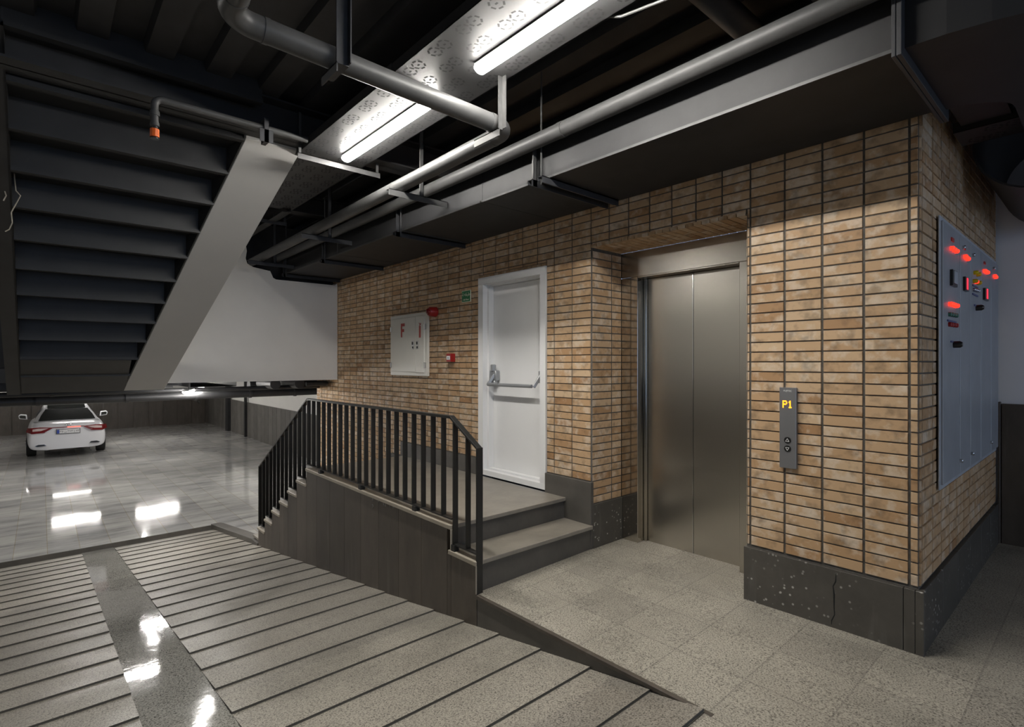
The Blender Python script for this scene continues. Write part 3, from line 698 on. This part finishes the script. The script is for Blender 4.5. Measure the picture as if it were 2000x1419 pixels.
for (t, y, a) in ((23, .9, 1.57), (22.5, 3.1, 1.57), (18.6, 2.3, 0), (14.0, 1.2, 1.57), (17, -3, 1.57), (13, 4.2, 0), (24.5, -3.0, 1.57), (12, -2.5, 0)):
    lamp(t-.62, t+.62, y, 1.2, 'lit tube lamp hanging under the garage ceiling, hidden above the pipes', 'tube lamps in the garage', ang=a, drop=.095, w=.032)

# ------------------------------------------------------------------ pipes
def collar(r, p, d, rad, w=.02):
    p = Vector(p); d = Vector(d).normalized(); r.tube([p-d*w, p+d*w], rad, 20)
k = thing('drain_pipe', 'grey drain pipe crossing under the tray then turning along the wall', 'pipe', loc=T(2.48, 2.17, 2.95))
path = elbow([T(-1.8, .56, 3.02), T(2.48, .58, 2.975), T(2.48, 2.165, 2.95), T(7.86, 2.17, 2.90)], .11, 8)
r = MB(); r.tube(path, .052, 24); part(r, 'pipe_run', M['pipe'], k, smooth=True)
for p, d in ((T(2.48, .74, 2.972), (0, 1, 0)), (T(2.33, .58, 2.977), (1, 0, 0)), (T(2.48, 2.02, 2.953), (0, 1, 0)), (T(2.63, 2.165, 2.949), (1, 0, 0)), (T(3.9, 2.167, 2.936), (1, 0, 0))):
    r = MB(); collar(r, p, d, .0545, .012); part(r, 'pipe_collar', M['pipe'], k, smooth=True)
k = thing('drain_pipe', 'long straight grey drain pipe above the duct edge', 'pipe', loc=T(2.5, 2.5, 3.01))
r = MB(); r.tube([T(-3, 2.5, 3.02), T(7.86, 2.5, 2.99)], .048, 24); part(r, 'pipe_run', M['pipe'], k, smooth=True)
r = MB(); collar(r, T(2.35, 2.5, 3.005), (1, 0, 0), .051); part(r, 'pipe_collar', M['pipe'], k, smooth=True)
def pipe_bracket(t, y0, y1, z, label, mat, rods):
    k = thing('pipe_bracket', label, 'bracket', 'pipe support brackets', loc=T(t, (y0+y1)/2, z))
    r = MB(); r.box(t, t+.05, y0, y1, z-.005, z); r.box(t, t+.005, y0, y1, z-.05, z); part(r, 'cross_angle', mat, k)
    r = MB()
    for y in rods: r.box(t+.01, t+.02, y-.018, y+.018, z, 3.49); r.box(t+.01, t+.04, y+.012, y+.018, z, 3.49)
    part(r, 'drop_angle', mat, k)
    return k
pipe_bracket(3.75, 2.03, 2.58, 2.875, 'grey angle bracket holding both pipes, nearest along the duct', M['angle'], (2.335,))
pipe_bracket(5.6, 2.03, 2.58, 2.865, 'dark angle bracket holding both pipes, halfway to the white wall', M['angle_d'], (2.335,))
pipe_bracket(7.4, 2.0, 2.58, 2.845, 'dark angle bracket holding both pipes at the white wall', M['angle_d'], (2.335,))
def hanger(y, z, label, mat, w=.06, L_=.18):
    k = thing('pipe_hanger', label, 'bracket', loc=T(2.48, y, z))
    r = MB(); r.box(2.40, 2.408, y-w/2, y+w/2, z, 3.49); r.box(2.37, 2.408, y+w/2-.006, y+w/2, z, 3.49); part(r, 'drop_angle', mat, k)
    r = MB(); r.box(2.40, 2.40+L_, y-w/2, y+w/2, z-.006, z); r.box(2.40, 2.40+L_, y-w/2, y-w/2+.006, z-.045, z); part(r, 'foot_angle', mat, k)
hanger(1.06, 2.915, 'dark angle hanger holding the crossing pipe left of the tray', M['angle_d'])
hanger(2.03, 2.893, 'grey angle hanger holding the crossing pipe near its elbow', M['angle'], .032, .24)
k = thing('ceiling_pipe', 'dark round pipe under the deck between the near tray and the long drain pipe', 'pipe', loc=T(1.36, 2.7, 3.38))
r = MB(); r.tube([T(1.37, 2.12, 3.375), T(1.37, 3.38, 3.375)], .07, 24); part(r, 'pipe_run', M['black2'], k, smooth=True)
r = MB(); r.tube([T(1.37, 2.30, 3.375), T(1.37, 2.33, 3.375)], .074, 24); part(r, 'pipe_collar', M['black2'], k, smooth=True)
r = MB(); r.tube([T(1.75, 2.09, 3.26), T(1.6, 2.12, 3.20), T(1.35, 2.14, 3.17), T(1.05, 2.16, 3.19), T(.7, 2.15, 3.27), T(.5, 2.09, 3.3)], .007, 8); tag(r.build('hanging_cable', M['angle'], smooth=True), 'grey cable sagging beside the near tray edge at the top of the view', 'cable')
# sprinkler pipe under the beam
k = thing('sprinkler_pipe', 'thin pipe along the beam dropping to an orange capped sprinkler', 'sprinkler', loc=T(4.1, .9, 3.2))
a = on_t(302, 204, 4.08); zc = 3.21; y0 = a[1]
r = MB(); r.tube(elbow([T(4.08, 1.52, zc), T(4.08, y0, zc), T(4.08, y0, zc-.17)], .045, 6), .022, 14); collar(r, T(4.08, y0, zc-.10), (0, 0, 1), .028, .015); collar(r, T(4.08, y0, zc-.17), (0, 0, 1), .026, .01); part(r, 'pipe_run', M['pipe'], k, smooth=True)
r = MB(); r.tube([T(4.08, y0, zc-.18), T(4.08, y0, zc-.20)], .018, 10); r.tube([T(4.08, y0, zc-.255), T(4.08, y0, zc-.262)], .026, 16); part(r, 'sprinkler_head', M['chrome'], k, smooth=True)
r = MB(); r.tube([T(4.08, y0, zc-.20), T(4.08, y0, zc-.25)], .026, 10); part(r, 'orange_cap', M['orange'], k)
r = MB(); r.box(4.04, 4.12, 1.2, 1.23, zc-.11, zc+.06); r.box(4.04, 4.046, 1.17, 1.26, zc-.11, zc-.02); part(r, 'pipe_clip', M['angle_d'], k)
# loose cable on the left stringer
k = thing('loose_cable', 'thin pale loose cable dangling from the left stair stringer', 'cable')
pts = [on_t(px, py, 5.2) for px, py in ((26, 315), (28, 345), (31, 372), (40, 382), (30, 400), (22, 415), (24, 435), (18, 448), (10, 452))]
r = MB(); r.tube([T(*p) for p in pts], .004, 6); part(r, 'cable_strand', M['coping'], k)
pts = [on_t(px, py, 5.2) for px, py in ((0, 356), (6, 364), (12, 382), (7, 392))]
r = MB(); r.tube([T(*p) for p in pts], .004, 6); part(r, 'cable_strand', M['coping'], k)

# ------------------------------------------------------------------ air duct
k = thing('air_duct', 'long grey rectangular air duct running along the top of the brick wall', 'air duct', loc=T(4, 2.95, 2.9))
r = MB(); r.box(.60, 3.3, 2.60, 3.385, 2.78, 3.10); part(r, 'duct_section', M['duct'], k, bevel=.004)
r = MB()
c = [T(3.3, 2.60, 2.78), T(3.3, 3.385, 2.78), T(3.3, 3.385, 3.10), T(3.3, 2.60, 3.10), T(4.5, 2.58, 2.775), T(4.5, 3.385, 2.775), T(4.5, 3.385, 3.02), T(4.5, 2.58, 3.02)]
r.hull8([c[0], c[1], c[2], c[3], c[4], c[5], c[6], c[7]]); part(r, 'duct_section', M['duct'], k, bevel=.003)
r = MB(); r.box(4.504, 7.86, 2.58, 3.385, 2.772, 3.02); part(r, 'duct_section', M['duct'], k, bevel=.004)
r = MB(); r.box(.60, 3.3, 2.597, 2.603, 2.775, 2.79); r.box(3.3, 7.86, 2.577, 2.583, 2.768, 2.783); r.box(5.98, 5.99, 2.576, 3.385, 2.768, 3.02); r.box(4.497, 4.507, 2.576, 3.385, 2.769, 3.02); part(r, 'seam', M['angle'], k)
fl = MB(); fl.box(.585, .60, 2.555, 3.45, 2.735, 3.16); fl.box(.565, .583, 2.555, 3.45, 2.735, 3.16); part(fl, 'flange', M['angle_d'], k, bevel=.002)
# elbow swinging away to the side of the brick corner
r = MB(); cx, cy, ri, n = .56, 3.62, .22, 12
inn = [(.565, 3.385)]; out = [(.565, 2.60)]
for i in range(1, n+1):
    a = i/n*math.pi/2; inn.append((.565-ri*math.sin(a)*1.05, 3.385+ri*(1-math.cos(a)))); out.append((.565-1.0*math.sin(a), 2.60+1.0*(1-math.cos(a))))
inn.append((inn[-1][0], 4.6)); out.append((out[-1][0], 4.6))
for i in range(len(inn)-1):
    (a, b_), (c_, d_) = inn[i], inn[i+1]; (e, f_), (g_, h_) = out[i], out[i+1]
    for z in (2.775, 3.12): r.face([T(a, b_, z), T(c_, d_, z), T(g_, h_, z), T(e, f_, z)])
    r.face([T(a, b_, 2.775), T(c_, d_, 2.775), T(c_, d_, 3.12), T(a, b_, 3.12)]); r.face([T(e, f_, 2.775), T(g_, h_, 2.775), T(g_, h_, 3.12), T(e, f_, 3.12)])
part(r, 'elbow', M['duct'], k, fix=False)
def duct_hanger(t, z, label, gap=True, mat=M['angle_d'], zt=3.02):
    h = thing('duct_hanger', label, 'bracket', 'channel hangers under the duct', loc=T(t, 3, z))
    r = MB()
    for tt in ((t, t-.10) if gap else (t,)):
        r.box(tt, tt+.045, 2.53, 3.36, z-.006, z); r.box(tt, tt+.006, 2.53, 3.36, z-.046, z); r.box(tt+.039, tt+.045, 2.53, 3.36, z-.03, z)
    part(r, 'cross_channel', mat, h)
    r = MB(); r.box(t, t+.006, 2.54, 2.58, z-.045, zt+.06); r.box(t, t+.045, 2.572, 2.578, z, zt+.06); r.tube([T(t-.07, 2.55, z-.05), T(t-.07, 2.55, 3.49)], .006, 8); part(r, 'upright', M['angle'] if gap else mat, h)
duct_hanger(2.66, 2.776, 'pair of channel hangers under the duct, right of the pipe elbow', True, M['angle_d'])
duct_hanger(4.55, 2.768, 'single dark channel hanger under the middle of the duct', False)
duct_hanger(6.35, 2.768, 'single dark channel hanger under the duct, second from the white wall', False)
duct_hanger(7.7, 2.768, 'single dark channel hanger under the duct end at the white wall', False)
# round duct and trays beyond the corner
k = thing('round_duct', 'big dark round duct end hanging beyond the brick corner, top right', 'round duct', loc=T(.28, 4.9, 2.78))
r = MB(); n = 40; c = Vector(T(.29, 4.5, 2.78)); 
for (ya, yb, ra) in ((4.5, 5.9, .33),):
    r.tube([T(.29, ya, 2.90), T(.29, yb, 2.90)], ra, n, cap=False); r.tube([T(.29, yb, 2.90), T(.29, ya, 2.90)], ra-.012, n, cap=False)
    for i in range(n):
        a0, a1 = 2*math.pi*i/n, 2*math.pi*(i+1)/n; r.face([(-.29+ra*math.sin(a0), ya, 2.90+ra*math.cos(a0)), (-.29+ra*math.sin(a1), ya, 2.90+ra*math.cos(a1)), (-.29+(ra-.012)*math.sin(a1), ya, 2.90+(ra-.012)*math.cos(a1)), (-.29+(ra-.012)*math.sin(a0), ya, 2.90+(ra-.012)*math.cos(a0))])
part(r, 'shell', M['black2'], k, smooth=True, fix=False)
r = tray(-1.5, .64, 4.02, 4.3, 2.86, rows=2); tag(r.build('cable_tray', [M['black2'], M['slot']], fix=False), 'dark perforated cable tray crossing behind the duct elbow, top right', 'cable tray', 'perforated cable trays')
r = MB(); r.wbox(-.60, -.38, 3.46, 4.0, 2.885, 2.89); r.wbox(-.385, -.38, 3.46, 4.0, 2.885, 2.95); tag(r.build('cable_tray', M['black2']), 'short dark tray beside the top of the brick corner, under the flange', 'cable tray', 'perforated cable trays')

# ------------------------------------------------------------------ garage pipes, posts
def gpipe(t, y0, y1, z, rad, label, cl=()):
    k = thing('garage_pipe', label, 'pipe', loc=T(t, 1, z)); r = MB(); r.tube([T(t, y0, z), T(t, y1, z)], rad, 20); part(r, 'pipe_run', M['black2'], k, smooth=True)
    if cl:
        for y in cl:
            r = MB(); collar(r, T(t, y, z), (0, 1, 0), rad*1.18, .02); part(r, 'pipe_collar', M['black2'], k, smooth=True)
gpipe(9.15, -4.4, 5.8, 1.03, .058, 'fat black pipe crossing the garage mouth above the car', (-.03, .9, 1.75, 3.2, 2.5))
gpipe(8.6, -4.4, 3.4, 1.14, .03, 'thinner black pipe above the fat one across the garage mouth', (.1,))
gpipe(9.6, 2.6, 5.8, 1.14, .1, 'thick dark pipe under the white wall, right of the garage lamp')
r = MB(); r.tube(elbow([T(8.1, 3.0, 1.20), T(8.1, 3.33, 1.20), T(8.5, 3.33, 1.20)], .06, 5), .035, 14); tag(r.build('waste_pipe', M['black2'], smooth=True), 'short black bent pipe where the white wall meets the brick', 'pipe')
for t, y in ((9.2, 2.62), (9.2, 2.98)):
    r = MB(); r.tube([T(8.3, y, 1.20), T(9.0, y, 1.20)], .075, 20); tag(r.build('round_pipe', M['angle'], smooth=True), 'stubby round grey pipe end under the white wall, %s of the pair' % ('left' if y < 2.8 else 'right'), 'pipe')
r = MB(); r.box(23.9, 24.25, 5.68, 5.80, -1.24, 1.3); tag(r.build('garage_post', M['black2']), 'wide black post against the far right garage wall', 'post')
r = MB(); r.box(21.6, 21.72, 5.72, 5.80, -1.24, 1.3); tag(r.build('garage_post', M['black2']), 'thin dark post on the right garage wall, nearer than the wide one', 'post')
k = thing('wall_tap', 'small brass wall tap on the dark garage back wall corner', 'tap', loc=T(27.9, 5.3, -.25)); r = MB(); r.tube([T(27.95, 5.4, -.2), T(27.8, 5.4, -.2), T(27.75, 5.4, -.3)], .03, 8); part(r, 'spout', M['chrome'], k); r = MB(); r.tube([T(27.85, 5.4, -.2), T(27.85, 5.15, -.17)], .02, 8); part(r, 'handle', M['chrome'], k)

# ------------------------------------------------------------------ car: local x forward (world -x), rear at x = 0
car = thing('car', 'white saloon car seen from behind, parked facing the dark back wall', 'car', loc=T(20.35, .60, -1.24))
CW = .94
def loft(secs, closed=False):
    r = MB(); n = len(secs[0]); b0 = 0
    for s_ in secs: r.v += s_
    for i in range(len(secs)-1):
        for j in range(n-1): r.f.append((i*n+j, i*n+j+1, (i+1)*n+j+1, (i+1)*n+j)); r.m.append(0); r.a.append(.5)
    return r
def cv(x, y, z): return (-x, y, z)
st_ = [(0.0, .80, .27, .60, .86), (.03, .85, .25, .70, .95), (.12, .885, .24, .80, 1.0), (.35, .89, .23, .86, 1.045), (.8, .915, .22, .88, 1.06), (1.2, .925, .22, .90, 1.04), (2.5, .93, .22, .90, 1.0), (3.8, .92, .22, .88, .98), (4.4, .88, .24, .80, .88), (4.75, .78, .3, .7, .78), (4.9, .6, .4, .6, .65)]
secs = []
for x, w, zb_, zm, zt in st_:
    h = zt-zb_
    half = [(w*.55, zb_), (w*.90, zb_+.02), (w*.985, zb_+.12), (w, zb_+h*.42), (w*.985, zb_+h*.66), (w*.93, zb_+h*.86), (w*.84, zt-.02), (w*.55, zt)]
    secs.append([cv(x, -y, z) for y, z in half] + [cv(x, y, z) for y, z in reversed(half)])
r = loft(secs); n = len(secs[0])
r.f.append(tuple(range(n))); r.m.append(0); r.a.append(.5); r.f.append(tuple(range(len(r.v)-n, len(r.v)))); r.m.append(0); r.a.append(.5)
body = r.build('body', M['car'], car, smooth=False)
body.data.polygons.foreach_set('use_smooth', [True]*len(body.data.polygons)); ss = body.modifiers.new('sub', 'SUBSURF'); ss.levels = 2; ss.render_levels = 2
# greenhouse
gs = [(.50, .78, .60, 1.03, 1.045), (1.25, .75, .54, 1.04, 1.345), (1.75, .74, .53, 1.04, 1.43), (2.5, .74, .53, 1.03, 1.45), (3.1, .75, .54, 1.0, 1.39), (4.0, .78, .62, .96, .985)]
secs = []
for x, wb, wt, zb_, zt in gs:
    half = [(wb, zb_), (wb*.5+wt*.5+.015, zb_*.5+zt*.5), (wt, zt-.015), (wt*.82, zt), (.0, zt+.012)]
    secs.append([cv(x, -y, z) for y, z in half] + [cv(x, y, z) for y, z in reversed(half[:-1])])
r = loft(secs); cabin = r.build('cabin', M['car'], car, smooth=True)
def glass(name, q, mat=M['carglass']):
    r = MB(); r.face([cv(*p) for p in q]); o = r.build(name, mat, car, fix=False); sm = o.modifiers.new('s', 'SOLIDIFY'); sm.thickness = .012; sm.offset = 0; return o
r = MB()
for (x0, w0, z0), (x1, w1, z1) in zip([(.52, .66, 1.062), (.85, .60, 1.20)], [(.85, .60, 1.20), (1.22, .50, 1.352)]):
    r.face([cv(x0-.004, -w0, z0), cv(x0-.004, 0, z0+.012), cv(x1-.004, 0, z1+.014), cv(x1-.004, -w1, z1+.004)]); r.face([cv(x0-.004, w0, z0), cv(x0-.004, 0, z0+.012), cv(x1-.004, 0, z1+.014), cv(x1-.004, w1, z1+.004)])
r.build('rear_window', M['carglass'], car, fix=False)
r = MB()
for (x0, z0), (x1, z1) in zip([(1.24, 1.372), (1.75, 1.452)], [(1.75, 1.452), (2.5, 1.472)]): r.face([cv(x0, -.45, z0-.004), cv(x0, .45, z0-.004), cv(x1, .45, z1-.004), cv(x1, -.45, z1-.004)])
r.build('roof_glass', M['carglass'], car, fix=False)
for s_ in (-1, 1):
    r = MB(); r.face([cv(1.35, s_*.775, 1.06), cv(3.7, s_*.785, 1.04), cv(2.9, s_*.60, 1.38), cv(1.6, s_*.60, 1.37)]); r.build('side_window', M['carglass'], car, fix=False)
    r = MB(); r.prism([(s_*.93, .93), (s_*1.13, .96), (s_*1.15, 1.07), (s_*1.10, 1.11), (s_*.95, 1.09)], 'x', -3.02, -3.16); r.build('mirror_housing', M['car'], car, bevel=.02, seg=3, smooth=True)
    r = MB(); r.prism([(s_*.965, .965), (s_*1.11, .985), (s_*1.12, 1.055), (s_*1.09, 1.08), (s_*.975, 1.065)], 'x', -3.01, -3.018); r.build('mirror_glass', M['carglass'], car)
    r = MB(); r.wbox(-3.06, -3.12, s_*.85, s_*.96, .97, 1.0); r.build('mirror_arm', M['blk'], car)
    # tail lamp wraps round the corner
    P0 = [(.02, .34, .90), (.02, .62, .925), (.07, .80, .915), (.26, .868, .90)]; P1 = [(.015, .36, .875), (.0, .52, .765), (.05, .78, .745), (.25, .888, .79)]
    r = MB()
    for i in range(3): r.face([cv(P0[i][0]-.03, s_*P0[i][1], P0[i][2]), cv(P0[i+1][0]-.03, s_*(P0[i+1][1]+.012), P0[i+1][2]), cv(P1[i+1][0]-.03, s_*(P1[i+1][1]+.012), P1[i+1][2]), cv(P1[i][0]-.03, s_*P1[i][1], P1[i][2])])
    tl = r.build('tail_lamp', M['tail'], car, fix=False); sm = tl.modifiers.new('s', 'SOLIDIFY'); sm.thickness = .05; sm.offset = 0
    r = MB(); r.face([cv(-.045, s_*.44, .888), cv(-.035, s_*.66, .895), cv(.0, s_*.78, .875), cv(.0, s_*.78, .815), cv(-.035, s_*.60, .825)]); o = r.build('clear_lens', M['tailc'], tl, fix=False); sm = o.modifiers.new('s', 'SOLIDIFY'); sm.thickness = .02; sm.offset = 0
    r = MB(); r.prism([(s_*.48, .385), (s_*.70, .37), (s_*.74, .40), (s_*.66, .435), (s_*.52, .43)], 'x', .035, -.1); r.build('exhaust_tip', M['chrome'], car, bevel=.006)
    r = MB(); r.prism([(s_*.50, .39), (s_*.69, .378), (s_*.72, .40), (s_*.655, .428), (s_*.53, .423)], 'x', .037, .03); r.build('exhaust_opening', M['blk'], car)
    for x in (1.05, 3.95):
        r = MB(); r.tube([cv(x, s_*.70, .325), cv(x, s_*.925, .325)], .325, 32); w_ = r.build('wheel', M['rubber'], car, bevel=.02, smooth=True)
        r = MB(); r.tube([cv(x, s_*.90, .325), cv(x, s_*.935, .325)], .21, 20); r.build('rim', M['chrome'], w_)
r = MB(); r.prism([(-.36, .885), (.36, .885), (.36, .905), (-.36, .905)], 'x', .01, -.05); r.build('light_bar', M['tail'], car)
r = MB(); r.prism([(-.02, .885), (.28, .885), (.28, .903), (-.02, .903)], 'x', .014, .0); r.build('brake_strip', M['brake'], car)
r = MB(); r.prism([(-.26, .715), (.26, .715), (.26, .83), (-.26, .83)], 'x', .035, -.06); r2_ = MB(); r2_.prism([(-.272, .703), (.272, .703), (.272, .842), (-.272, .842)], 'x', .03, -.06); r2_.build('plate_frame', M['blk'], car, bevel=.004); lp = r.build('license_plate', M['wlab'], car, bevel=.004)
r = MB(); r.prism([(-.257, .72), (-.20, .72), (-.20, .825), (-.257, .825)], 'x', .038, .03); r.build('plate_band', M['plateblue'], lp)
tx = text('\u06F3\u06F5 \u0646 \u06F4\u06F7\u06F3 | \u06F7\u06F3', .076, M['blk'], 'plate_text', lp); tx.rotation_euler = (0, 0, math.pi/2); tx.location = (.0385, .03, .770)
r = MB(); n = 20; r.tube([cv(.02, .045*math.cos(2*math.pi*i/n)*1.5, .965+.03*math.sin(2*math.pi*i/n)) for i in range(n+1)], .006, 6); r.bar(cv(-.0, -.035, .945), cv(-.0, -.02, .985), .01, .01); r.bar(cv(-.0, .02, .945), cv(-.0, .035, .985), .01, .01); r.bar(cv(0, -.03, .962), cv(0, .03, .968), .01, .01); em = r.build('emblem', M['chrome'], car); em.location = (-.01, 0, -.01)
